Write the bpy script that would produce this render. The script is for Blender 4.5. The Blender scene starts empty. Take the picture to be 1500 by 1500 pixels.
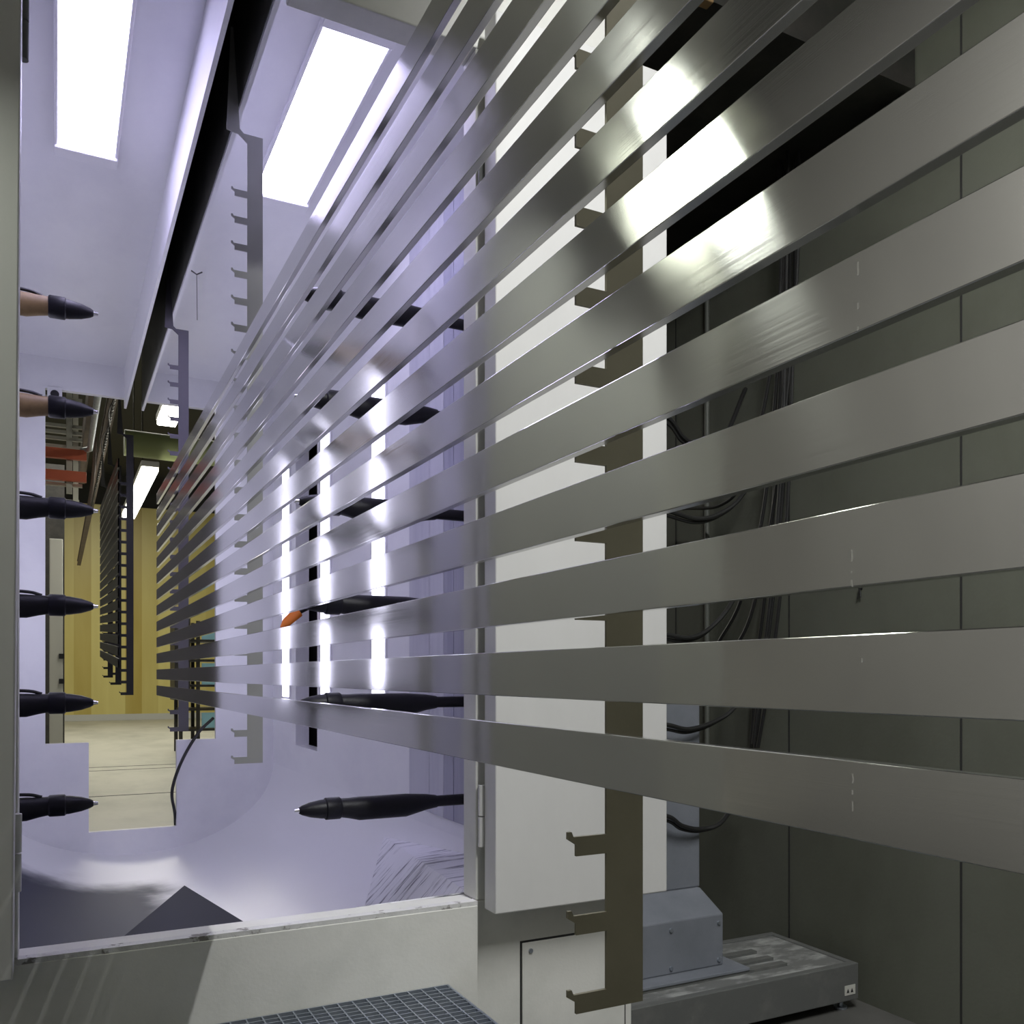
import bpy, bmesh, math, random
from mathutils import Vector, Matrix
random.seed(7)
S = bpy.context.scene
C = S.collection
PI = math.pi

# ------------------------------------------------------------------ camera
YAW = math.radians(27.1)
cd = bpy.data.cameras.new('camera'); cam = bpy.data.objects.new('camera', cd); C.objects.link(cam)
cam.location = (0, 0, 0); cam.rotation_euler = (PI/2, 0, -YAW)
cd.sensor_width = 36; cd.lens = 31.32; cd.shift_y = 238/1500; cd.clip_start = .02; cd.clip_end = 200
S.camera = cam
S.view_settings.view_transform = 'Standard'; S.view_settings.look = 'None'
S.view_settings.gamma = 1; S.view_settings.use_curve_mapping = False
S.view_settings.exposure = 0.0

def at(px, py, X=None, Y=None, Z=None):
    """world point on the sight line measured in the survey of the photograph"""
    d = Vector((.8902*(px-82), 1503.4-.4556*px, 988-py))
    k = X/d.x if X is not None else (Y/d.y if Y is not None else Z/d.z)
    return d*k

# ------------------------------------------------------------------ materials
MATS = {}
def mat(name, col, rough=.5, metal=0., noise=None, bump=None, emit=None, spec=.5, coat=0):
    m = bpy.data.materials.new(name); m.use_nodes = True
    nt = m.node_tree; b = nt.nodes['Principled BSDF']
    b.inputs['Base Color'].default_value = (*col, 1); b.inputs['Roughness'].default_value = rough
    b.inputs['Metallic'].default_value = metal; b.inputs['Specular IOR Level'].default_value = spec
    b.inputs['Coat Weight'].default_value = coat
    if emit:
        b.inputs['Emission Color'].default_value = (*emit[0], 1); b.inputs['Emission Strength'].default_value = emit[1]
    if noise or bump:
        tc = nt.nodes.new('ShaderNodeTexCoord')
    if noise:                               # (colour2, scale, stretch, low, high)
        c2, sc, st, lo, hi = noise
        mp = nt.nodes.new('ShaderNodeMapping'); mp.inputs['Scale'].default_value = st
        n = nt.nodes.new('ShaderNodeTexNoise'); n.inputs['Scale'].default_value = sc; n.inputs['Detail'].default_value = 6
        n.inputs['Roughness'].default_value = .65
        r = nt.nodes.new('ShaderNodeMapRange'); r.inputs['From Min'].default_value = lo; r.inputs['From Max'].default_value = hi
        mx = nt.nodes.new('ShaderNodeMix'); mx.data_type = 'RGBA'
        mx.inputs[6].default_value = (*col, 1); mx.inputs[7].default_value = (*c2, 1)
        L = nt.links.new
        L(tc.outputs['Object'], mp.inputs['Vector']); L(mp.outputs['Vector'], n.inputs['Vector'])
        L(n.outputs['Fac'], r.inputs['Value']); L(r.outputs['Result'], mx.inputs[0]); L(mx.outputs[2], b.inputs['Base Color'])
    if bump:                                # (scale, strength, stretch)
        sc, stg, st = bump
        mp2 = nt.nodes.new('ShaderNodeMapping'); mp2.inputs['Scale'].default_value = st
        n2 = nt.nodes.new('ShaderNodeTexNoise'); n2.inputs['Scale'].default_value = sc; n2.inputs['Detail'].default_value = 4
        bp = nt.nodes.new('ShaderNodeBump'); bp.inputs['Strength'].default_value = stg; bp.inputs['Distance'].default_value = .01
        L = nt.links.new
        L(tc.outputs['Object'], mp2.inputs['Vector']); L(mp2.outputs['Vector'], n2.inputs['Vector'])
        L(n2.outputs['Fac'], bp.inputs['Height']); L(bp.outputs['Normal'], b.inputs['Normal'])
    MATS[name] = m
    return m

def brushed(name, col, rough, aniso, scratches=True):
    m = mat(name, col, rough, .90)
    nt = m.node_tree; b = nt.nodes['Principled BSDF']; L = nt.links.new
    b.inputs['Anisotropic'].default_value = aniso
    t = nt.nodes.new('ShaderNodeCombineXYZ'); t.inputs[1].default_value = 1.0
    ge = nt.nodes.new('ShaderNodeNewGeometry'); cr = nt.nodes.new('ShaderNodeVectorMath'); cr.operation = 'CROSS_PRODUCT'
    L(ge.outputs['Normal'], cr.inputs[0]); L(t.outputs[0], cr.inputs[1])      # brushed along y: the sheen spreads across it
    L(cr.outputs[0], b.inputs['Tangent'])
    tc = nt.nodes.new('ShaderNodeTexCoord')
    mp = nt.nodes.new('ShaderNodeMapping'); mp.inputs['Scale'].default_value = (1, .2, 90)
    n = nt.nodes.new('ShaderNodeTexNoise'); n.inputs['Scale'].default_value = 12; n.inputs['Detail'].default_value = 5
    L(tc.outputs['Object'], mp.inputs['Vector']); L(mp.outputs['Vector'], n.inputs['Vector'])
    r = nt.nodes.new('ShaderNodeMapRange'); r.inputs['From Min'].default_value = .3; r.inputs['From Max'].default_value = .7
    r.inputs['To Min'].default_value = rough*.80; r.inputs['To Max'].default_value = rough*1.22
    L(n.outputs['Fac'], r.inputs['Value']); L(r.outputs['Result'], b.inputs['Roughness'])
    # large faint oxide blotches along the profile
    mp2 = nt.nodes.new('ShaderNodeMapping'); mp2.inputs['Scale'].default_value = (1, 2.2, 4)
    n2 = nt.nodes.new('ShaderNodeTexNoise'); n2.inputs['Scale'].default_value = 1.6; n2.inputs['Detail'].default_value = 3
    L(tc.outputs['Object'], mp2.inputs['Vector']); L(mp2.outputs['Vector'], n2.inputs['Vector'])
    mx = nt.nodes.new('ShaderNodeMix'); mx.data_type = 'RGBA'
    mx.inputs[6].default_value = (*[c*.88 for c in col], 1); mx.inputs[7].default_value = (*[min(1, c*1.08) for c in col], 1)
    L(n2.outputs['Fac'], mx.inputs[0])
    # short pale scuff across each slat
    def node(op, a, c):
        x = nt.nodes.new('ShaderNodeMath'); x.operation = op
        for i, q in enumerate((a, c)):
            if isinstance(q, (int, float)): x.inputs[i].default_value = q
            elif q is not None: L(q, x.inputs[i])
        return x.outputs[0]
    oi = nt.nodes.new('ShaderNodeObjectInfo'); sx = nt.nodes.new('ShaderNodeSeparateXYZ'); L(tc.outputs['Object'], sx.inputs[0])
    n3 = nt.nodes.new('ShaderNodeTexNoise'); n3.inputs['Scale'].default_value = 60; n3.noise_dimensions = '1D'
    L(node('ADD', sx.outputs[2], node('MULTIPLY', oi.outputs['Random'], 7.0)), n3.inputs['W'])
    yy = node('ADD', sx.outputs[1], node('MULTIPLY', n3.outputs['Fac'], .004))
    yy = node('ADD', yy, node('MULTIPLY', oi.outputs['Random'], .03))
    f = node('MULTIPLY', node('LESS_THAN', node('ABSOLUTE', node('SUBTRACT', yy, .470), None), .0007), node('MULTIPLY', node('GREATER_THAN', n3.outputs['Fac'], .55), node('GREATER_THAN', oi.outputs['Random'], .55)))
    m3 = nt.nodes.new('ShaderNodeMix'); m3.data_type = 'RGBA'; m3.inputs[7].default_value = (.72, .72, .70, 1)
    L(mx.outputs[2], m3.inputs[6]); L(f, m3.inputs[0]); L(m3.outputs[2], b.inputs['Base Color'])
    mt = node('SUBTRACT', .90, node('MULTIPLY', f, .45)); L(mt, b.inputs['Metallic'])
    return m

M_SLAT = brushed('mill_aluminium', (.66, .66, .65), .10, 1.0)
M_BOOTH = mat('booth_plastic', (.80, .80, .82), .32, noise=((.70, .70, .74), 2.2, (1, .5, 1), .45, .8), bump=(3, .12, (1, .4, 1)))
M_PAINT = mat('offwhite_paint', (.66, .66, .62), .5, noise=((.52, .53, .49), 3.0, (1, 1, 1), .45, .8), bump=(120, .05, (1, 1, 1)))
M_DOOR = mat('door_paint', (.60, .60, .585), .45, noise=((.53, .53, .515), 2.0, (1, 1, .4), .4, .8))
M_CHIP = mat('worn_edge', (.58, .58, .57), .6, noise=((.20, .19, .18), 22, (1, 1, 1), .56, .62), bump=(40, .4, (1, 1, 1)))
M_BRACK = mat('bracket_steel', (.20, .187, .13), .45, .5, noise=((.16, .15, .10), 5, (1, 1, 1), .4, .7))
M_DARK = mat('dark_steel', (.035, .034, .032), .45, .3, noise=((.06, .055, .05), 6, (1, 1, 1), .4, .7))
M_BLACK = mat('black_plastic', (.010, .010, .013), .38)
M_GUN = mat('gun_rubber', (.006, .006, .009), .45, spec=.3, bump=(60, .1, (1, 1, 1)))
M_TAN = mat('gun_tan', (.30, .20, .085), .45, noise=((.19, .12, .05), 14, (1, 1, 1), .4, .7))
M_CHROME = mat('electrode_steel', (.85, .85, .88), .25, 1.)
M_GALV = mat('galvanised', (.46, .50, .56), .42, .85, noise=((.33, .37, .44), 20, (1, 1, 1), .4, .7))
M_GREY = mat('machine_grey', (.20, .215, .245), .45, noise=((.16, .175, .20), 4, (1, 1, 1), .4, .7))
M_GREYD = mat('machine_dark', (.115, .12, .115), .5, noise=((.17, .17, .16), 7, (1, 3, 1), .5, .75))
M_BED = mat('bed_dusty', (.15, .155, .15), .6, noise=((.33, .34, .33), 5, (1, 2.2, 1), .48, .62))
M_WALLR = mat('wall_green', (.110, .117, .092), .7, noise=((.078, .083, .062), 1.6, (1, 1, .6), .4, .75), bump=(60, .08, (1, 1, 1)))
M_JOINT = mat('joint_black', (.02, .02, .02), .8)
M_CONC = mat('concrete_floor', (.50, .49, .42), .42, noise=((.36, .36, .31), 1.1, (1, .5, 1), .42, .7), bump=(30, .06, (1, 1, 1)))
M_HALL = mat('hall_wall', (.42, .415, .39), .8, noise=((.32, .315, .30), .8, (1, 1, 1), .4, .7))
M_HALLC = mat('hall_ceiling', (.05, .05, .045), .9)
M_CABLE = mat('cable_rubber', (.016, .016, .016), .5)
M_LAMP = mat('booth_lamp', (.9, .9, .95), .5, emit=((.70, .655, 1.0), 15.5))
M_STRIP = mat('strip_lamp', (.9, .9, .95), .5, emit=((.80, .79, 1.0), 4.2))
M_HLAMP = mat('hall_lamp', (.9, .9, .9), .5, emit=((1.0, .97, .86), 22.0))
M_RLAMP = mat('room_lamp', (.9, .9, .9), .5, emit=((.97, 1.0, .88), 9.0))
M_RED = mat('red_paint', (.52, .11, .05), .5)
M_RUST = mat('brown_steel', (.14, .10, .075), .6, .2, noise=((.08, .06, .05), 5, (1, 1, 1), .4, .7))
M_PALEST = mat('pale_steel', (.46, .46, .40), .5)
M_DUCT = mat('duct_green', (.33, .38, .17), .5)
M_CYAN = mat('cyan_panel', (.30, .56, .68), .35)
M_WHITE = mat('white_cab', (.55, .55, .50), .5)
M_BLACKSLAT = mat('dark_anodised', (.022, .022, .022), .33, .4)
M_ORANGE = mat('orange_plastic', (.75, .20, .02), .45)
M_BRASS = mat('brown_board', (.32, .20, .09), .6)

# yellow wall of vertical boards
def board_mat():
    m = mat('yellow_boards', (.62, .50, .10), .38)
    nt = m.node_tree; b = nt.nodes['Principled BSDF']; L = nt.links.new
    tc = nt.nodes.new('ShaderNodeTexCoord')
    sx = nt.nodes.new('ShaderNodeSeparateXYZ'); L(tc.outputs['Object'], sx.inputs[0])
    mul = nt.nodes.new('ShaderNodeMath'); mul.operation = 'MULTIPLY'; mul.inputs[1].default_value = 2.1
    fl = nt.nodes.new('ShaderNodeMath'); fl.operation = 'FLOOR'
    L(sx.outputs[0], mul.inputs[0]); L(mul.outputs[0], fl.inputs[0])
    wn = nt.nodes.new('ShaderNodeTexWhiteNoise'); wn.noise_dimensions = '1D'; L(fl.outputs[0], wn.inputs['W'])
    mp = nt.nodes.new('ShaderNodeMapping'); mp.inputs['Scale'].default_value = (1.5, 1, .25)
    n = nt.nodes.new('ShaderNodeTexNoise'); n.inputs['Scale'].default_value = 1.5; n.inputs['Detail'].default_value = 5
    L(tc.outputs['Object'], mp.inputs['Vector']); L(mp.outputs['Vector'], n.inputs['Vector'])
    add = nt.nodes.new('ShaderNodeMath'); add.operation = 'MULTIPLY_ADD'; add.inputs[1].default_value = .55
    L(wn.outputs['Value'], add.inputs[0]); 
    m2 = nt.nodes.new('ShaderNodeMath'); m2.operation = 'MULTIPLY'; m2.inputs[1].default_value = .45
    L(n.outputs['Fac'], m2.inputs[0]); L(m2.outputs[0], add.inputs[2])
    cr = nt.nodes.new('ShaderNodeValToRGB'); e = cr.color_ramp.elements
    e[0].position = .15; e[0].color = (.45, .34, .07, 1); e[1].position = .85; e[1].color = (.74, .66, .24, 1)
    L(add.outputs[0], cr.inputs['Fac']); L(cr.outputs['Color'], b.inputs['Base Color'])
    return m
M_YELLOW = board_mat()

# booth trough: pale plastic turning dark navy in the front left of the trough
def trough_mat():
    m = mat('trough_plastic', (.80, .80, .82), .40, bump=(2.2, .22, (1, .35, 1)))
    nt = m.node_tree; b = nt.nodes['Principled BSDF']; L = nt.links.new
    tc = nt.nodes.new('ShaderNodeTexCoord'); sx = nt.nodes.new('ShaderNodeSeparateXYZ'); L(tc.outputs['Object'], sx.inputs[0])
    def mr(sock, a, b_):
        r = nt.nodes.new('ShaderNodeMapRange'); r.interpolation_type = 'SMOOTHSTEP'
        r.inputs['From Min'].default_value = a; r.inputs['From Max'].default_value = b_; L(sock, r.inputs['Value']); return r.outputs['Result']
    n = nt.nodes.new('ShaderNodeTexNoise'); n.inputs['Scale'].default_value = 3.5; n.inputs['Detail'].default_value = 6
    L(tc.outputs['Object'], n.inputs['Vector'])
    def madd(a, k, c):
        x = nt.nodes.new('ShaderNodeMath'); x.operation = 'MULTIPLY_ADD'; x.inputs[1].default_value = k; L(a, x.inputs[0]); L(c, x.inputs[2]); return x.outputs[0]
    xx = madd(n.outputs['Fac'], .35, sx.outputs[0]); yy = madd(n.outputs['Fac'], .7, sx.outputs[1])
    fx = mr(xx, .95, .60); fy = mr(yy, 6.35, 5.75); fz = mr(sx.outputs[2], -.70, -.95)
    def mul(a, c):
        x = nt.nodes.new('ShaderNodeMath'); x.operation = 'MULTIPLY'; L(a, x.inputs[0]); L(c, x.inputs[1]); return x.outputs[0]
    f = mul(mul(fx, fy), fz)
    rv = nt.nodes.new('ShaderNodeValue'); rv.outputs[0].default_value = .38
    mx = nt.nodes.new('ShaderNodeMix'); mx.data_type = 'RGBA'
    mx.inputs[6].default_value = (.80, .80, .82, 1); mx.inputs[7].default_value = (.028, .032, .058, 1)
    L(f, mx.inputs[0]); L(mx.outputs[2], b.inputs['Base Color'])
    L(madd(f, .22, rv.outputs[0]), b.inputs['Roughness'])
    return m
M_TROUGH = trough_mat()

# ------------------------------------------------------------------ mesh helpers
class MB:
    def __init__(s): s.bm = bmesh.new()
    def box(s, x0, x1, y0, y1, z0, z1):
        v = [s.bm.verts.new(p) for p in ((x0,y0,z0),(x1,y0,z0),(x1,y1,z0),(x0,y1,z0),(x0,y0,z1),(x1,y0,z1),(x1,y1,z1),(x0,y1,z1))]
        for f in ((0,3,2,1),(4,5,6,7),(0,1,5,4),(1,2,6,5),(2,3,7,6),(3,0,4,7)): s.bm.faces.new([v[i] for i in f])
        return s
    def prism(s, pts, axis, a, b):
        """polygon pts (u,v) extruded along axis from a to b; axis 0: (y,z), 1: (x,z), 2: (x,y)"""
        def P(u, v, t): return ((t,u,v),(u,t,v),(u,v,t))[axis]
        A = [s.bm.verts.new(P(u, v, a)) for u, v in pts]; B = [s.bm.verts.new(P(u, v, b)) for u, v in pts]
        n = len(pts)
        s.bm.faces.new(A); s.bm.faces.new(B[::-1])
        for i in range(n): s.bm.faces.new([A[i], B[i], B[(i+1)%n], A[(i+1)%n]])
        return s
    def tube(s, pts, r, seg=10, cap=True):
        pts = [Vector(p) for p in pts]; n = len(pts)
        rs = r if isinstance(r, (list, tuple)) else [r]*n
        up = None; rings = []
        for i, p in enumerate(pts):
            d = (pts[min(i+1, n-1)]-pts[max(i-1, 0)]).normalized()
            if up is None:
                up = Vector((0,0,1)) if abs(d.z) < .9 else Vector((1,0,0))
            a = d.cross(up).normalized(); up = a.cross(d).normalized()
            rings.append([s.bm.verts.new(p+(a*math.cos(2*PI*k/seg)+up*math.sin(2*PI*k/seg))*rs[i]) for k in range(seg)])
        for i in range(n-1):
            for k in range(seg):
                s.bm.faces.new([rings[i][k], rings[i][(k+1)%seg], rings[i+1][(k+1)%seg], rings[i+1][k]])
        if cap:
            s.bm.faces.new(rings[0][::-1]); s.bm.faces.new(rings[-1])
        return s
    def build(s, name, m, parent=None, smooth=False, bevel=0, angle=40):
        bmesh.ops.recalc_face_normals(s.bm, faces=s.bm.faces)
        me = bpy.data.meshes.new(name); s.bm.to_mesh(me); s.bm.free()
        me.materials.append(m)
        if smooth:
            for p in me.polygons: p.use_smooth = True
            me.set_sharp_from_angle(angle=math.radians(angle))
        o = bpy.data.objects.new(name, me); C.objects.link(o)
        if parent:
            o.parent = parent; o.location = -Vector(parent_world(parent))
        if bevel:
            b = o.modifiers.new('bevel', 'BEVEL'); b.width = bevel; b.segments = 2; b.limit_method = 'ANGLE'
        return o
def parent_world(p):
    v = Vector(p.location)
    while p.parent: p = p.parent; v = v+Vector(p.location)
    return v

def bez(ps, n=24):
    """Catmull-Rom through the points"""
    ps = [Vector(p) for p in ps]; q = [2*ps[0]-ps[1]]+ps+[2*ps[-1]-ps[-2]]
    out = []
    for i in range(1, len(q)-2):
        for k in range(n):
            t = k/n
            out.append(.5*((2*q[i])+(q[i+1]-q[i-1])*t+(2*q[i-1]-5*q[i]+4*q[i+1]-q[i+2])*t*t+(3*q[i]-q[i-1]-3*q[i+1]+q[i+2])*t**3))
    out.append(ps[-1]); return out

def tag(o, label, cat, group=None):
    o['label'] = label; o['category'] = cat
    if group: o['group'] = group
    return o
def thing(name, label, cat, loc=(0,0,0), group=None):
    o = bpy.data.objects.new(name, None); C.objects.link(o); o.location = loc; o.empty_display_size = .05
    return tag(o, label, cat, group)
def struct(o): o['kind'] = 'structure'; return o
def copy_tree(o, parent=None):
    c = o.copy(); C.objects.link(c)
    if parent: c.parent = parent
    for ch in list(o.children): copy_tree(ch, c)
    return c
def wallgrid(mb, y0, y1, z0, z1, x0, x1, holes):
    """wall slab between x0 and x1 with rectangular holes (y0,y1,z0,z1)"""
    ys = sorted({y0, y1, *[h[0] for h in holes], *[h[1] for h in holes]})
    for a, b in zip(ys, ys[1:]):
        hz = sorted([(h[2], h[3]) for h in holes if h[0] <= a+1e-6 and h[1] >= b-1e-6])
        z = z0
        for ha, hb in hz:
            if ha > z: mb.box(x0, x1, a, b, z, ha)
            z = hb
        if z < z1: mb.box(x0, x1, a, b, z, z1)

# ------------------------------------------------------------------ measures (metres)
D = .5                    # rack plane
FL = -1.4                 # floor
F0, F1 = 2.35, 2.44       # front wall of the booth
E0, E1 = 6.77, 6.82       # exit wall of the booth
XL, XR = -.45, 1.45       # inner booth walls
ZC = 2.14                 # booth ceiling
WR = 3.07                 # right wall of the bay

# ------------------------------------------------------------------ setting
struct(MB().box(-6, 9, 6.8, 31, FL-.1, FL).build('floor', M_CONC))
struct(MB().box(-6, 9, -4, 6.8, FL-.1, FL).build('floor', mat('floor_dark', (.085, .085, .078), .55, noise=((.13, .13, .12), 2, (1, 1, 1), .45, .75))))
struct(MB().box(-6, 9, -4, 31, 6.2, 6.3).build('ceiling', M_HALLC))
struct(MB().box(-6.1, -6, -4, 31, FL, 6.2).build('wall_left', M_HALL))
struct(MB().box(-6, 9, -4.1, -4, FL, 6.2).build('wall_back', M_HALL))
wr = struct(MB().box(WR, WR+.12, -4, 6.9, FL, 6.2).build('wall_right', M_WALLR))
mb = MB()
for px in (990, 1156, 1408):
    y = at(px, 988, X=WR).y
    mb.box(WR-.002, WR+.01, y-.004, y+.004, FL, 6.2)
struct(mb.build('trim_1', M_JOINT))
struct(MB().box(-3.0, 8.9, 30.0, 30.2, FL, 5.2).build('wall_far', M_YELLOW))
struct(MB().box(-6, 8.9, 30.25, 30.4, FL, 6.2).build('wall_end', M_HALLC))
struct(MB().box(-3.0, 8.9, 29.9, 30.0, FL, FL+.18).build('baseboard_far', M_WHITE))
struct(MB().box(8.9, 9, -4, 31, FL, 6.2).build('wall_side', M_HALLC))
# expansion joints in the far floor
mb = MB()
for Y in (1.4*1415/(1122-988), 1.4*1415/(1127-988), 1.4*1415/(1164-988)):
    mb.box(-3, 6, Y-.012, Y+.012, FL, FL+.003)
struct(mb.build('trim_2', M_JOINT))

# ------------------------------------------------------------------ spray booth
booth = thing('spray_booth', 'pale lavender walk-through powder coating booth that the rack of slats runs into', 'spray booth', (.5, 4.5, FL))
# side walls with gun slots
SLZ = (-.62, 1.62)
mb = MB(); wallgrid(mb, F1, E0, -.66, ZC, XR, XR+.09, [(3.07, 3.23, *SLZ), (5.5, 6.06, -.48, 1.55)])
sw = mb.build('side_wall', M_BOOTH, booth)
mb = MB(); wallgrid(mb, F1, E0, -.66, ZC, XL-.09, XL, [(3.60, 3.76, *SLZ), (5.5, 6.06, -.48, 1.55)])
mb.build('side_wall', M_BOOTH, booth)
M_WSHADE = mat('wall_shade', (.34, .34, .42), .35, noise=((.24, .24, .33), 3, (1, 5, .4), .45, .75))  # booth walls' light falloff toward the front, painted as darker bands
M_WSHADE2 = mat('wall_shade_pale', (.52, .52, .58), .33, noise=((.42, .42, .50), 3, (1, 5, .4), .45, .75))
for y0, y1, m in ((3.235, 3.345, M_WSHADE), (3.35, 3.45, M_WSHADE), (3.455, 3.61, M_WSHADE2), (3.615, 3.86, M_WSHADE2)):
    MB().box(XR-.005, XR, y0, y1, -.60, 2.0).build('wall_shade_band', m, booth)
for y0, y1, m in ((2.46, 2.9, M_WSHADE), (2.905, 3.2, M_WSHADE), (3.205, 3.58, M_WSHADE2)):
    MB().box(XL, XL+.005, y0, y1, -.60, 2.0).build('wall_shade_band', m, booth)
# trough: half ellipse swept along the booth
def ell(a, b, n=48, off=0): return [(.5-(a+off)*math.cos(PI*i/n), -.66-(b+off)*math.sin(PI*i/n)) for i in range(n+1)]
inn = ell(.95, .60); out = ell(.95, .60, off=.03)
mb = MB(); bm = mb.bm
ny = 40; ring = []
for j in range(ny+1):
    y = F1+(E0-F1)*j/ny
    ring.append(([bm.verts.new((x, y, z)) for x, z in inn], [bm.verts.new((x, y, z)) for x, z in out]))
n = len(inn)
for j in range(ny):
    for i in range(n-1):
        a, b = ring[j], ring[j+1]
        bm.faces.new([a[0][i], a[0][i+1], b[0][i+1], b[0][i]]); bm.faces.new([a[1][i], b[1][i], b[1][i+1], a[1][i+1]])
for j in (0, ny):
    for i in range(n-1): bm.faces.new([ring[j][0][i], ring[j][1][i], ring[j][1][i+1], ring[j][0][i+1]])
for i in (0, n-1):
    for j in range(ny): bm.faces.new([ring[j][0][i], ring[j+1][0][i], ring[j+1][1][i], ring[j][1][i]])
mb.build('trough', M_TROUGH, booth, smooth=True, angle=60)
# ceiling in two halves with the conveyor slot between
SLOT_SHADE = mat('slot_shade', (.06, .06, .05), .6, noise=((.12, .12, .10), 3, (1, 1, 1), .5, .7))  # dark strips that put shade onto the slot's inner faces
for x0, x1 in ((.4405, .4425), (.5375, .5395)):
    MB().box(x0, x1, F0+.01, E0, 1.885, 3.1).build('slot_shade', SLOT_SHADE, booth)
mb = MB(); mb.box(XL-.09, .425, F1, E0, ZC, ZC+.05); mb.box(.555, XR+.09, F1, E0, ZC, ZC+.05)
mb.build('ceiling_panel', M_BOOTH, booth)
for x0, x1 in ((.425, .44), (.54, .555)):
    MB().box(x0, x1, F1, E1, 1.87, 3.1).build('slot_wall', M_BOOTH, booth)
# front wall: lintel with slot, jambs, sill
mb = MB()
mb.box(-1.0, .437, F0, F1, 1.82, 3.1); mb.box(.557, 1.63, F0, F1, 1.82, 3.1)
mb.box(-1.0, -.078, F0, F1, -.657, 1.82); mb.box(1.085, 1.63, F0, F1, -.657, 1.82)
mb.box(-1.0, 1.63, F0, F1, FL, -.657)
mb.build('front_wall', M_PAINT, booth, bevel=.004)
MB().box(-1.0, 1.085, F0-.012, F0, FL, -.668).build('sill_facing', M_PAINT, booth, bevel=.002)
MB().box(-.078, 1.085, F0-.010, F0+.02, -.668, -.6555).build('sill_edge', M_CHIP, booth)
# outer flank of the booth
MB().box(1.60, 1.63, F1, 2.62, FL, 3.1).build('flank_panel', M_PAINT, booth)
MB().box(1.60, 1.63, 3.42, E0, FL, 3.1).build('flank_panel', M_DARK, booth)
MB().box(-.66, -.63, 3.95, E0, FL, 3.1).build('flank_panel', M_DARK, booth)
g = bmesh.new(); q = [g.verts.new(v) for v in ((1.425, 4.15, -.795), (1.44, 2.46, -.64), (1.10, 2.445, -.657), (.76, 2.445, -.662), (.95, 3.1, -.98))]
g.faces.new([q[0], q[1], q[2]]); g.faces.new([q[0], q[2], q[4]]); g.faces.new([q[2], q[3], q[4]])
mb = MB(); mb.bm.free(); mb.bm = g
gs = mb.build('corner_gusset', mat('powder_streaked', (.72, .72, .75), .5, noise=((.10, .10, .14), 3, (1.2, 9, 2), .53, .66), bump=(4, .5, (1.2, 9, 2))), booth)
sd = gs.modifiers.new('sheet', 'SOLIDIFY'); sd.thickness = .004; sd.offset = -1
# exit wall with the T-shaped opening
mb = MB()
mb.box(-1.0, .437, E0, E1, 1.93, 3.1); mb.box(.54, 1.63, E0, E1, 1.93, 3.1)
mb.box(-1.0, -.065, E0, E1, FL, 1.93); mb.box(1.037, 1.63, E0, E1, FL, 1.93)
mb.box(-.065, .20, E0, E1, FL, -.469); mb.box(.767, 1.037, E0, E1, FL, -.469)
mb.box(.20, .767, E0, E1, FL, -1.086)
mb.build('exit_wall', M_BOOTH, booth)
# cover plate low on the front wall, right of the opening, with screws
cp = MB().box(1.235, 1.60, F0-.006, F0, FL+.05, -.80).build('cover_plate', M_PAINT, booth, bevel=.002)
MB().box(1.229, 1.606, F0-.0015, F0+.001, FL+.044, -.794).build('cover_gap', M_JOINT, booth)
for x in (1.262, 1.575):
    MB().tube([(x, F0-.006, -.825), (x, F0-.010, -.825)], .007, 10).build('screw', M_GALV, cp)
# doors folded back against the front wall
def door(x0, x1, hx, hz):
    d = MB().box(x0, x1, 2.25, 2.325, -.676, 1.87).build('door', M_DOOR, booth, bevel=.004)
    for z in hz:
        h = MB().tube([(hx, 2.334, z-.088), (hx, 2.334, z-.002)], .011, 12).tube([(hx, 2.334, z+.002), (hx, 2.334, z+.09)], .011, 12)
        h.build('hinge', M_DOOR if z < 1 else M_GREYD, d, smooth=True)
    return d
dr = door(1.10, 1.694, 1.097, (-.41, 1.5))
dl = door(-.67, -.080, -.078, (-.41, 1.5))
# the left leaf hangs a touch out of plumb
dl.rotation_euler = (0, math.radians(.45), 0)
MB().box(1.665, 1.72, 2.325, 2.34, 1.845, 1.865).build('latch', M_BLACK, dr)
# sheet deflector lying in the front of the trough: two sloping triangles meeting in a ridge
ap = at(270, 1297, Y=4.95); bl = at(178, 1374, Y=4.25); br = at(360, 1352, Y=4.25); bb = Vector((ap.x, 5.2, -1.24))
mb = MB(); bm = mb.bm
vs = [bm.verts.new(p) for p in (ap, bl, br, bb)]
bm.faces.new([vs[0], vs[1], vs[2]]); bm.faces.new([vs[0], vs[2], vs[3]]); bm.faces.new([vs[0], vs[3], vs[1]]); bm.faces.new([vs[1], vs[3], vs[2]])
mb.build('deflector', mat('powdered_steel', (.013, .015, .027), .8), booth)
# triangular gusset in the right front corner of the trough
# sensor plate at the top left corner of the exit
p = at(80, 578, Y=E0)
sn = MB().box(p.x-.045, p.x+.045, E0-.012, E0, p.z-.06, p.z+.05).build('sensor_plate', M_BOOTH, booth, bevel=.003)
MB().tube([(p.x, E0-.012, p.z), (p.x, E0-.016, p.z)], .027, 18).build('sensor_eye', M_BLACK, sn)

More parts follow.
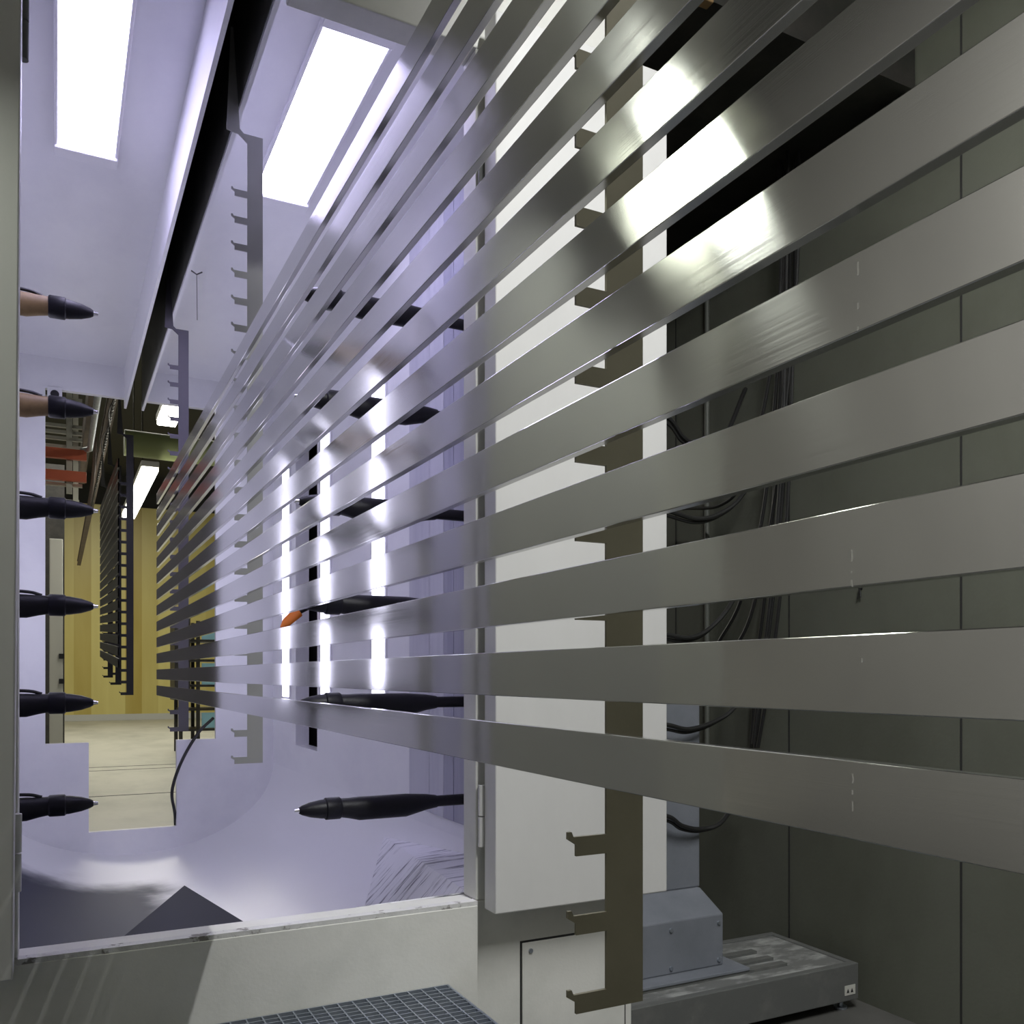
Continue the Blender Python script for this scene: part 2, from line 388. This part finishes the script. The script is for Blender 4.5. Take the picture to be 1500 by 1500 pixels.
# ------------------------------------------------------------------ lights in the booth
def ceiling_light(x0, x1, label):
    t = thing('ceiling_light', label, 'lamp', ((x0+x1)/2, 3.47, ZC), 'ceiling lamps in the booth')
    mb = MB(); Y0, Y1, z1 = 2.86, 3.99, ZC-.024
    mb.box(x0-.014, x0-.001, Y0, Y1, z1, ZC); mb.box(x1+.001, x1+.014, Y0, Y1, z1, ZC); mb.box(x0-.001, x1+.001, Y0, Y1, ZC-.006, ZC)
    mb.build('housing', M_BOOTH, t, bevel=.003)
    MB().box(x0, x1, Y0+.001, Y1-.001, z1+.002, ZC-.007).build('diffuser', M_LAMP, t)
    for a, b in ((Y0-.10, Y0), (Y1+.10, Y1)):
        MB().prism([(a, ZC), (b, ZC), (b, z1-.012), (a+(b-a)*.25, z1-.010)], 0, x0-.014, x1+.014).build('end_cap', M_BOOTH, t, bevel=.004)
ceiling_light(.007, .212, 'long glowing ceiling lamp in the booth, left of the conveyor slot')
ceiling_light(.78, 1.0, 'long glowing ceiling lamp in the booth, right of the conveyor slot')
for side, xw in (('right', XR), ('left', XL)):
    s = -1 if side == 'right' else 1
    for i, y in enumerate((4.28, 5.27, 6.30)):
        w = ('nearest', 'middle', 'farthest')[i]
        t = thing('wall_light', f'{w} of the upright strip lamps on the booth {side} wall', 'lamp', (xw, y, -.16), f'upright strip lamps on the booth {side} wall')
        a, b = sorted((xw, xw+s*.012)); MB().box(a, b, y-.11, y+.11, -.18, 1.53).build('housing', M_BOOTH, t)
        a, b = sorted((xw+s*.012, xw+s*.018)); MB().box(a, b, y-.085, y+.085, -.155, 1.505).build('diffuser', M_STRIP, t)

# ------------------------------------------------------------------ rack of slats
PITCH, SH, ST = .0892, .0555, .0115
ZB0 = -.1165
SY0, SY1 = -.45, 5.345
def slat_mesh(y0, y1, name, m):
    mb = MB(); w = .0016
    o = [(D, 0), (D+ST, 0), (D+ST, SH), (D, SH)]
    i = [(D+w, w), (D+ST-w, w), (D+ST-w, SH-w), (D+w, SH-w)]
    for a in range(4):
        b = (a+1) % 4
        mb.bm.faces.ensure_lookup_table()
        P = lambda q, y: mb.bm.verts.new((q[0], y, q[1]))
        v = [P(o[a], y0), P(o[b], y0), P(o[b], y1), P(o[a], y1), P(i[a], y0), P(i[b], y0), P(i[b], y1), P(i[a], y1)]
        mb.bm.faces.new([v[0], v[1], v[2], v[3]]); mb.bm.faces.new([v[4], v[7], v[6], v[5]])
        mb.bm.faces.new([v[0], v[4], v[5], v[1]]); mb.bm.faces.new([v[3], v[2], v[6], v[7]])
    bmesh.ops.remove_doubles(mb.bm, verts=mb.bm.verts, dist=1e-6)
    return mb.build(name, m, bevel=.0009)
ORD = ['lowest', 'second from the bottom', 'third from the bottom', 'fourth from the bottom', 'fifth from the bottom', 'sixth from the bottom',
       'middle one, seventh from the bottom', 'sixth from the top', 'fifth from the top', 'fourth from the top', 'third from the top', 'second from the top', 'topmost']
s0 = slat_mesh(SY0, SY1, 'aluminium_slat', M_SLAT)
for k in range(13):
    o = s0 if k == 0 else s0.copy()
    if k: C.objects.link(o)
    o.location = (0, 0, ZB0+PITCH*k)
    tag(o, f'long bare aluminium slat on the near rack, {ORD[k]} of thirteen', 'slat', 'bare aluminium slats on the near rack')

def comb(k0, k1, ztop, tongue=True, y=0., t=.004):
    """outline of a hanging comb bracket in the x-z plane, hooks k0..k1"""
    xr, xl, xt = .6146, .564, D+ST+.0008
    pts = [(xr, ztop), (xr, ZB0+PITCH*k0)]
    for k in range(k0, k1+1):
        zb = ZB0+PITCH*k
        pts += [(xt+.011, zb), (xt+.011, zb+.013), (xt, zb+.020), (xt, zb+.028), (xt+.005, zb+.028), (xt+.0075, zb+.022), (xl, zb+.022)]
        if k < k1: pts += [(xl, zb+PITCH)]
    if tongue:
        pts += [(xl, ztop-.03), (.535, ztop-.006), (.498, ztop), (.512, ztop+.36), (.518, ztop+.36), (.540, ztop+.012), (.553, ztop)]
    else:
        pts += [(xl, ztop)]
    return pts
def bracket(y, k0, k1, label, m=M_BRACK, dx=0, dz=0, group='comb brackets carrying the bare slats'):
    t = thing('comb_bracket', label, 'bracket', (.59+dx, y, ZB0+PITCH*k0+dz), group)
    pts = [(u+dx, v+dz) for u, v in comb(k0, k1, 1.79)]
    MB().prism(pts, 1, y-.002, y+.002).build('comb_plate', m, t)
    MB().tube(bez([(.515+dx, y, 2.13+dz), (.512+dx, y, 2.28+dz), (.49, y, 2.50+dz*.5), (.49, y, 2.63)], 6), .005, 8).build('hanger_rod', M_DARK, t, smooth=True)
bracket(.865, -3, 19, 'dull steel comb bracket nearest the viewer, hooks bare below the lowest slat')
bracket(3.03, -2, 19, 'steel comb bracket hanging just inside the booth, in front of the right ceiling lamp', mat('bracket_lit', (.45, .455, .45), .35, .4))  # paler copy of the bracket steel, lamp glare put into its colour
bracket(4.90, -2, 19, 'shade-darkened steel comb bracket near the far end of the bare slats', mat('bracket_shaded', (.10, .095, .11), .5, .4))  # darker copy of the bracket steel, local shade put into its colour

# overhead conveyor
cv = thing('overhead_conveyor', 'dark overhead conveyor beam running along the slot in the booth ceiling', 'conveyor', (.49, 0, 2.6))
mb = MB(); mb.box(.45, .53, -1.0, 24, 2.74, 2.755); mb.box(.483, .497, -1.0, 24, 2.655, 2.74); mb.box(.45, .53, -1.0, 24, 2.64, 2.655)
mb.build('beam', M_RUST, cv)
mb = MB()
for i in range(98):
    y = 2.5+i*.13
    mb.tube([(.49, y, 2.60), (.49, y+.09, 2.60)], .016, 8)
mb.build('chain', M_DARK, cv)
for i in range(14):
    y = -.6+i*1.7
    MB().box(.46, .52, y-.03, y+.03, 2.755, 2.80).build('clamp_plate', M_DARK, cv)

# wire hook hanging by the slot
p = at(288, 402, Y=3.9)
w = MB().tube([p+Vector((-.022, 0, .012)), p+Vector((0, 0, 0)), p+Vector((.022, 0, .014))], .003, 6)
w.tube([p, p+Vector((.002, 0, -.19))], .0014, 6)
tag(w.build('wire_hook', M_DARK), 'thin wire hook dangling beside the conveyor slot in the booth', 'hook')

# ------------------------------------------------------------------ spray guns
def gun(y, z, s, xt, label, group, body=M_GUN):
    """powder gun lying along x; s = +1 points to +x with tip at xt"""
    t = thing('spray_gun', label, 'spray gun', (xt-s*.35, y, z), group)
    X = lambda a: xt-s*a
    MB().tube([(X(.022), y, z), (X(.004), y, z)], [.009, .006], 10).build('electrode', M_CHROME, t, smooth=True)
    MB().tube([(X(a), y, z) for a in (.02, .03, .06, .10, .122)], [.011, .017, .027, .034, .035], 20).build('nozzle', M_GUN, t, smooth=True)
    MB().tube([(X(a), y, z) for a in (.112, .116, .165, .170)], [.036, .040, .040, .036], 20).build('collar', M_GUN, t, smooth=True)
    # barrel with the belly underneath
    prof = [(.168, .034, -.034), (.20, .034, -.040), (.24, .036, -.050), (.42, .036, -.050), (.50, .030, -.030), (.54, .024, -.024)]
    mb = MB(); rings = []
    for a, up, dn in prof:
        zc, rz = z+(up+dn)/2, (up-dn)/2
        rings.append([mb.bm.verts.new((X(a), y+.034*math.cos(2*PI*k/18), zc+rz*math.sin(2*PI*k/18))) for k in range(18)])
    for i in range(len(rings)-1):
        for k in range(18): mb.bm.faces.new([rings[i][k], rings[i][(k+1)%18], rings[i+1][(k+1)%18], rings[i+1][k]])
    mb.bm.faces.new(rings[0]); mb.bm.faces.new(rings[-1][::-1])
    mb.build('barrel', body, t, smooth=True, angle=50)
    MB().tube([(X(.53), y, z), (X(1.02), y, z)], .021, 14).build('holder_rod', M_GUN, t, smooth=True)
    if s > 0: MB().tube(bez([(X(.19), y, z+.034), (X(.25), y, z+.046), (X(.45), y, z+.047), (X(1.0), y, z+.05)], 6), .006, 8).build('hose', M_CABLE, t, smooth=True)
GZ = (1.35, .983, .612, .255, -.105, -.482)
NM = ('topmost', 'second from the top', 'third from the top', 'third from the bottom', 'second from the bottom', 'lowest')
for i, z in enumerate(GZ):
    gun(3.68, z, 1, .144, f'{"tan and black" if i < 2 else "black"} spray gun poking in from the left, {NM[i]}', 'spray guns in the left column', M_TAN if i < 2 else M_GUN)
for i, z in enumerate(GZ):
    gun(3.15, z, -1, .745, f'black spray gun poking in from the right wall, {NM[i]}', 'spray guns in the right column')
def gun_post(x, y, label):
    t = thing('gun_post', label, 'post', (x, y, FL))
    MB().box(x-.03, x+.03, y-.16, y-.085, FL+.2, 1.7).build('post', M_GREY, t)
    MB().box(x-.1, x+.1, y-.16, y+.1, FL if x < 0 else -1.2, FL+.22).build('post_base', M_GREYD, t)
gun_post(1.80, 3.19, 'grey upright post holding the right column of spray guns outside the booth')
gun_post(-.85, 3.72, 'grey upright post holding the left column of spray guns outside the booth')

# small orange hand nozzle on a wand in the far right gun slot
a, b = at(411, 919, Y=5.75), at(437, 896, Y=5.75)
t = thing('hand_wand', 'small orange tipped hand wand leaning out of the far gun slot', 'wand', b)
MB().tube([a, a.lerp(b, .3), b], [.006, .03, .036], 12).build('tip', M_ORANGE, t, smooth=True)
MB().tube([b, b+Vector((.19, .0, .10))], .02, 10).build('handle', M_BLACK, t, smooth=True)

# ------------------------------------------------------------------ machine bed, drive box, column at the right
t = thing('machine_bed', 'low dusty steel machine bed on the floor along the right wall', 'machine bed', (2.3, 2.9, FL))
BX0, BX1, BY0, BY1, BZ = 1.66, 2.985, 2.655, 3.16, -1.205
mb = MB(); mb.box(BX0, BX1, BY0, BY0+.035, BZ-.15, BZ); mb.box(BX0, BX1, BY1-.035, BY1, BZ-.15, BZ); mb.box(BX1-.03, BX1, BY0+.035, BY1-.035, BZ-.15, BZ)
mb.box(BX0, BX0+.03, BY0+.035, BY1-.035, BZ-.15, BZ); mb.build('frame', M_GREYD, t, bevel=.003)
MB().box(BX0+.03, BX1-.03, BY0+.035, BY1-.035, BZ-.03, BZ-.006).build('deck', M_BED, t)
for y in (BY0+.12, BY0+.20, BY0+.30):
    MB().box(BX0+.05, BX1-.28, y, y+.035, BZ-.006, BZ+.006).build('rail', M_GREYD, t)
for x in (BX0+.08, BX1-.05):
    for y in (BY0+.05, BY1-.05):
        MB().tube([(x, y, FL+.006), (x, y, BZ-.14)], .012, 10).tube([(x, y, FL), (x, y, FL+.008)], .028, 12).build('foot', M_GALV, t, smooth=True)
lb = MB().box(2.905, 2.965, BY0-.002, BY0, BZ-.125, BZ-.085).build('rating_plate', M_WHITE, t)
mb = MB()
for x in (2.922, 2.945): mb.prism([(x-.007, BZ-.115), (x+.007, BZ-.115), (x, BZ-.098)], 1, BY0-.003, BY0-.002)
mb.build('warning_mark', M_BLACK, lb)
t = thing('drive_box', 'blue grey sheet metal drive box standing on the machine bed', 'drive box', (2.23, 3.0, BZ))
MB().prism([(2.845, BZ+.020), (3.13, BZ+.020), (3.13, -.90), (2.99, -.90), (2.845, -.975)], 0, 1.98, 2.425).build('cover', M_GREY, t, bevel=.006)
MB().box(1.95, 2.50, 2.77, 3.14, BZ+.007, BZ+.020).build('carriage_plate', M_GREY, t, bevel=.003)
for x in (2.16, 2.40):
    for z in (BZ+.045, -1.01):
        MB().tube([(x, 2.845, z), (x, 2.839, z)], .008, 10).build('screw', M_GALV, t)
tag(MB().box(2.12, 2.43, 3.0, 3.12, -.90, -.09).build('lift_column', M_GREY, bevel=.006), 'slate grey square column rising behind the drive box', 'column')

# ------------------------------------------------------------------ grating step
t = thing('grating_step', 'galvanised steel grating step in front of the booth sill', 'grating', (.4, 1.7, -.88))
GX0, GX1, GY0, GY1, GT, GB = -.6, .985, 1.0, 2.325, -.878, -.908
mb = MB()
for i in range(41):
    x = GX0+(GX1-GX0)*i/40 if i else GX0
    mb.box(x-.0018, x+.0018, GY0, GY1, GB, GT)
mb.build('bearing_bars', M_GALV, t)
mb = MB()
ncb = 54
for i in range(1, ncb):
    y = GY0+(GY1-GY0)*i/ncb
    mb.box(GX0, GX1, y-.0016, y+.0016, GT-.012, GT+.0005)
mb.build('cross_bars', M_GALV, t)
mb = MB(); mb.box(GX0-.004, GX1+.004, GY1, GY1+.004, GB, GT+.001); mb.box(GX1, GX1+.004, GY0, GY1, GB, GT+.001); mb.box(GX0-.004, GX0, GY0, GY1, GB, GT+.001); mb.box(GX0-.004, GX1+.004, GY0-.004, GY0, GB, GT+.001)
mb.build('edge_band', M_GALV, t)
for x in (GX0+.03, GX1-.03):
    for y in (GY0+.03, GY1-.03):
        MB().box(x-.02, x+.02, y-.02, y+.02, FL, GB).build('leg', M_GALV, t)

# ------------------------------------------------------------------ cables on the right wall
def wallc(px, py, off=.05): return at(px, py, X=WR-off)
CB = [[(1150,262),(1150,400),(1140,620),(1128,800),(1110,960),(1100,1095)], [(1158,262),(1157,420),(1152,620),(1140,800),(1122,960),(1106,1095)],
      [(1165,265),(1163,420),(1158,620),(1150,790),(1132,960),(1110,1095)], [(1146,262),(1146,400),(1134,600),(1116,760),(1085,880),(1050,945)],
      [(1170,266),(1166,420),(1150,600),(1130,760),(1100,900),(1070,960)], [(1142,262),(1143,420),(1122,580),(1090,700),(1055,740),(1000,745)],
      [(1154,262),(1151,430),(1146,640),(1134,820),(1116,980),(1103,1090)]]
for i, c in enumerate(CB):
    o = MB().tube(bez([Vector((*wallc(c[0][0], c[0][1], .02+.021*i).xy, 2.350))]+[wallc(x, y, .02+.021*i) for x, y in c], 10), .0085, 8).build('cable', M_CABLE, smooth=True)
    tag(o, 'black cable hanging in the bundle down the right wall', 'cable', 'cables in the bundle on the right wall')
LOOPS = [([(978,612),(1000,640),(1020,648),(1060,640)], 'highest black hose loop between the booth door and the wall cables'),
         ([(978,748),(1020,760),(1055,752),(1088,724)], 'black hose loop drooping second from the top beside the booth door'),
         ([(978,930),(1010,934),(1040,920),(1072,882)], 'black hose loop drooping in the middle beside the booth door'),
         ([(978,1062),(1010,1068),(1050,1055),(1080,1030)], 'black hose loop drooping second from the bottom beside the booth door'),
         ([(978,1196),(1000,1210),(1030,1214),(1062,1198)], 'lowest black hose loop in front of the slate grey column')]
for i, (c, lab) in enumerate(LOOPS):
    pts = [at(x, y, Y=2.93+.02*j) for j, (x, y) in enumerate(c)]
    pts = [Vector((2.05, 2.93, pts[0].z+.02))]+pts
    pts.append(at(c[-1][0]+32, c[-1][1]-70, X=WR-.16))
    o = MB().tube(bez(pts, 10), .0095, 8).tube(bez([q+Vector((0, .01, -.022+.004*j)) for j, q in enumerate(pts)], 10), .007, 8).build('hose_loop', M_CABLE, smooth=True)
    tag(o, lab, 'hose', 'black hose loops beside the booth door')
y = at(1040, 988, X=WR).y
tag(MB().tube([(WR-.02, y, -.55), (WR-.02, y, 2.34)], .013, 10).build('conduit', mat('conduit_grey', (.13, .14, .12), .5), smooth=True), 'thin upright conduit fixed to the dark green right wall', 'pipe')
p = at(1262, 862, X=WR)
tag(MB().tube([p, p+Vector((-.015, 0, 0))], .006, 8).tube([p+Vector((-.012, 0, 0)), p+Vector((-.012, -.006, -.04))], .003, 6).tube([p+Vector((-.012, 0, 0)), p+Vector((-.012, .012, -.045))], .003, 6).build('wall_clip', M_CABLE, smooth=True),
    'small black clip with two short ends on the right wall', 'clip')
# dark slab added to stand in for the unlit upper right wall
t = thing('added_dark_slab', 'added dark slab high up standing in for the unlit upper right wall', 'added slab', (2.35, 4.5, 2.36))
MB().box(1.64, WR-.01, 2.47, 6.85, 2.36, 2.40).build('deck', M_DARK, t)
MB().box(1.64, WR-.01, 2.44, 2.47, 2.34, 3.3).build('added_slab_front', M_DARK, t)
p = at(1020, 16, Y=2.42)
tag(MB().box(p.x-.05, p.x+.06, 2.40, 2.44, 2.30, 2.37).build('wood_block', M_BRASS, bevel=.004), 'brown block at the front edge of the added dark overhead slab', 'block')

# ------------------------------------------------------------------ beyond the exit
# second rack of dark slats on a slightly rising conveyor
sl = .045
R0, R1, RD = 7.36, 10.45, -.085
SH = .070
d0 = slat_mesh(0, R1-R0, 'coated_slat', M_BLACKSLAT)
words = ['lowest', 'second', 'third', 'fourth', 'fifth', 'sixth', 'seventh', 'eighth', 'ninth', 'tenth', 'eleventh', 'twelfth', 'thirteenth', 'fourteenth', 'fifteenth', 'sixteenth', 'seventeenth', 'topmost']
for k in range(18):
    o = d0 if k == 0 else d0.copy()
    if k: C.objects.link(o)
    o.location = (RD, R0, .05+PITCH*k); o.rotation_euler = (math.atan(sl), 0, 0)
    tag(o, f'thin black coated slat on the far rack behind the booth exit, {words[k]}{"" if k in (0, 17) else " from the bottom"}', 'slat', 'black slats on the far rack')
for y, nm in ((7.42, 'nearest'), (8.85, 'middle'), (10.2, 'farthest')):
    bracket(y, -1, 17, f'black comb bracket of the far rack beyond the exit, {nm} of three', M_BLACKSLAT, dx=RD, dz=.045+sl*(y-R0), group='comb brackets of the far rack')

def hall_lamp(x, y0, y1, z, w, label):
    t = thing('strip_light', label, 'lamp', (x, (y0+y1)/2, z+.08), 'strip lights in the far hall')
    MB().box(x-w/2, x+w/2, y0, y1, z+.03, z+.10).build('housing', M_WHITE, t, bevel=.01)
    MB().box(x-w/2+.01, x+w/2-.01, y0+.02, y1-.02, z-.02, z+.03).build('tube', M_HLAMP, t, bevel=.01)
    mb = MB()
    for y in (y0+.3*(y1-y0), y0+.7*(y1-y0)): mb.tube([(x, y, z+.1), (x, y, 6.2)], .008, 6)
    mb.build('suspension_wire', M_DARK, t)
hall_lamp(.99, 11.3, 14.9, 2.42, .2, 'long bright strip light hanging beyond the booth exit')
hall_lamp(1.02, 9.1, 9.9, 2.6, .2, 'short bright strip light under the booth exit lintel, above the green duct')
tag(MB().tube([(.75, 12.0, 2.87), (1.5, 12.0, 2.86), (3.4, 12.0, 2.82)], .16, 24).tube([(1.5, 12.0, 2.86), (1.52, 12.0, 2.86)], .166, 24).build('air_duct', M_DUCT, smooth=True),
    'fat yellow green round duct crossing behind the booth exit', 'duct')
# conveyor support frame left of the line
t = thing('support_frame', 'pale steel framework of posts and rails left of the conveyor beyond the exit', 'frame', (0, 12, FL))
for x, y in ((.13, 11.0), (.22, 12.5)):
    MB().box(x-.03, x+.03, y-.03, y+.03, 2.0, 3.6).build('post', M_PALEST, t)
for z in (3.05, 2.75, 2.68, 2.61, 2.52, 2.1):
    MB().box(-1.2, .26, 11.02, 11.06, z-.018, z+.018).build('rail', M_PALEST, t)
MB().box(-1.2, .26, 12.5, 12.6, 2.15, 2.2).build('rail', M_PALEST, t)
MB().tube(bez([at(140, 640, Y=10.95), at(136, 700, Y=10.95), at(128, 752, Y=10.95)], 6), .018, 8).build('drop_pipe', M_RUST, t, smooth=True)
MB().tube([(.33, 8.6, 2.47), (.33, 10.8, 2.47), (.26, 11.04, 2.50)], .03, 10).build('cable_conduit', M_GALV, t, smooth=True)
for z, nm in ((2.42, 'upper'), (2.18, 'lower')):
    tag(MB().box(-1.4, .30, 10.9, 10.97, z-.055, z+.055).build('red_beam', M_RED, bevel=.004), f'{nm} of the two orange red beams beyond the booth exit', 'beam', 'orange red beams beyond the exit')
tag(MB().box(.28, .36, 7.2, 14, 2.70, 2.95).build('steel_girder', M_RUST), 'dark brown girder alongside the conveyor beyond the exit', 'girder')
# pale cabinet and dark panel left
t = thing('switch_cabinet', 'tall narrow off-white cabinet at the left edge of the exit', 'cabinet', (.05, 14, FL))
q0, q1 = at(72, 988, Y=14), at(92, 988, Y=14)
MB().box(q0.x, q1.x, 14, 14.3, FL, 1.9).build('body', M_WHITE, t, bevel=.01)
for z in (.25, -.1, .9):
    MB().box(q1.x-.05, q1.x+.02, 13.96, 14, z-.03, z+.04).build('valve', M_BLACK, t)
tag(MB().box(-3.5, .15, 20.0, 20.2, FL, 4.2).build('dark_partition', M_DARK), 'dark partition left of the yellow wall', 'partition')
# work station with cyan panels right of the far rack
t = thing('control_stand', 'dark framed stand with pale cyan panels on the hall floor beyond the exit', 'stand', (2.25, 17, FL))
x0, x1 = 1.86, 2.75
for x in (1.95, 2.24, 2.70):
    for y in (16.6, 17.3):
        MB().box(x-.03, x+.03, y-.03, y+.03, FL, .95).build('leg', M_DARK, t)
for z in (-.98, -.62, -.2, .25, .6):
    MB().box(1.95, 2.73, 16.55, 17.35, z-.02, z+.02).build('shelf', M_DARK, t)
for z0, z1 in ((.62, .82), (.02, .2), (-.18, -.02), (-.95, -.68)):
    MB().box(2.30, 2.70, 16.56, 16.6, z0, z1).build('panel', M_CYAN, t)
MB().box(1.84, 2.1, 16.5, 17.2, -.45, 1.05).build('cabinet', M_DARK, t)
tag(MB().tube(bez([at(312, 1052, Y=6.84), at(290, 1074, Y=6.74), at(266, 1115, Y=6.68), at(252, 1158, Y=6.70), at(256, 1192, Y=6.79), Vector((.80, 6.95, -1.25)), Vector((.95, 7.1, FL+.012)), Vector((1.3, 7.4, FL+.012))], 10), .011, 8).build('floor_hose', M_CABLE, smooth=True),
    'black hose curving down past the right edge of the booth exit', 'hose')

# ------------------------------------------------------------------ lamps of the bay
def area(name, loc, rot, sx, sy, power, col):
    l = bpy.data.lights.new(name, 'AREA'); l.shape = 'RECTANGLE'; l.size = sx; l.size_y = sy; l.energy = power; l.color = col
    o = bpy.data.objects.new(name, l); C.objects.link(o); o.location = loc; o.rotation_euler = rot; return o
def bay_lamp(loc, axis, length, label, tilt=0):
    t = thing('bay_light', label, 'lamp', loc)
    x, y, z = loc; h = length/2
    if axis == 'y':
        MB().box(x-.06, x+.06, y-h, y+h, z+.02, z+.07).build('housing', M_WHITE, t)
        MB().tube([(x, y-h, z), (x, y+h, z)], .019, 12).build('tube', M_RLAMP, t, smooth=True)
    else:
        MB().box(x-h, x+h, y-.06, y+.06, z+.02, z+.07).build('housing', M_WHITE, t)
        MB().tube([(x-h, y, z), (x+h, y, z)], .019, 12).build('tube', M_RLAMP, t, smooth=True)
# overhead tube right of the rack, with a shield added to cut its light leftward
area('bay_tube_right', (1.33, .15, 2.75), (0, 0, 0), .06, 1.8, 150, (1.0, 1.0, 1.0))
t = thing('bay_light', 'overhead strip lamp with an added light shield right of the rack', 'lamp', (1.33, .15, 2.8))
MB().box(1.28, 1.40, -.8, 1.1, 2.76, 2.82).build('housing', M_WHITE, t)
MB().box(1.265, 1.28, -.8, 1.1, 2.59, 2.82).build('light_shield', M_WHITE, t)
MB().tube([(1.33, .1, 2.82), (1.33, .1, 6.2)], .01, 8).build('suspension_rod', M_DARK, t)
# lamp left of the rack near the booth front
area('bay_tube_left', (-.57, 1.97, 1.44), (0, math.radians(-20), 0), .22, .20, 8.0, (.95, 1.0, .88))
t = thing('wall_lamp', 'square lamp with added light lips beside the left booth door', 'lamp', (-.57, 1.97, 1.5))
MB().box(-.72, -.42, 1.82, 2.12, 1.50, 1.53).build('housing', M_WHITE, t)
MB().box(-.435, -.42, 1.82, 2.12, 1.37, 1.50).build('light_lip', M_WHITE, t)
MB().box(-.72, -.435, 2.10, 2.12, 1.21, 1.50).build('light_lip', M_WHITE, t)  # lip added to keep this lamp's light off the left door
MB().box(-.60, -.54, 2.06, 2.25, 1.53, 1.56).build('bracket_arm', M_DARK, t)
# unseen fill lights added left and behind; the last lights the far hall
area('hall_fill_left', (-3.2, 1.2, 4.5), (0, math.radians(62), 0), 1.0, 2.0, 430, (1.0, .99, .95))
area('hall_fill_back', (-4.0, -2.5, 3.4), (0, math.radians(25), 0), 1.5, 1.2, 12, (1.0, .99, .95))
area('hall_light_far', (1.2, 20, 5.8), (0, 0, 0), 4, 10, 800, (1.0, .97, .86))
w = bpy.data.worlds.new('world'); S.world = w; w.use_nodes = True
w.node_tree.nodes['Background'].inputs['Color'].default_value = (.5, .5, .46, 1)
w.node_tree.nodes['Background'].inputs['Strength'].default_value = .03
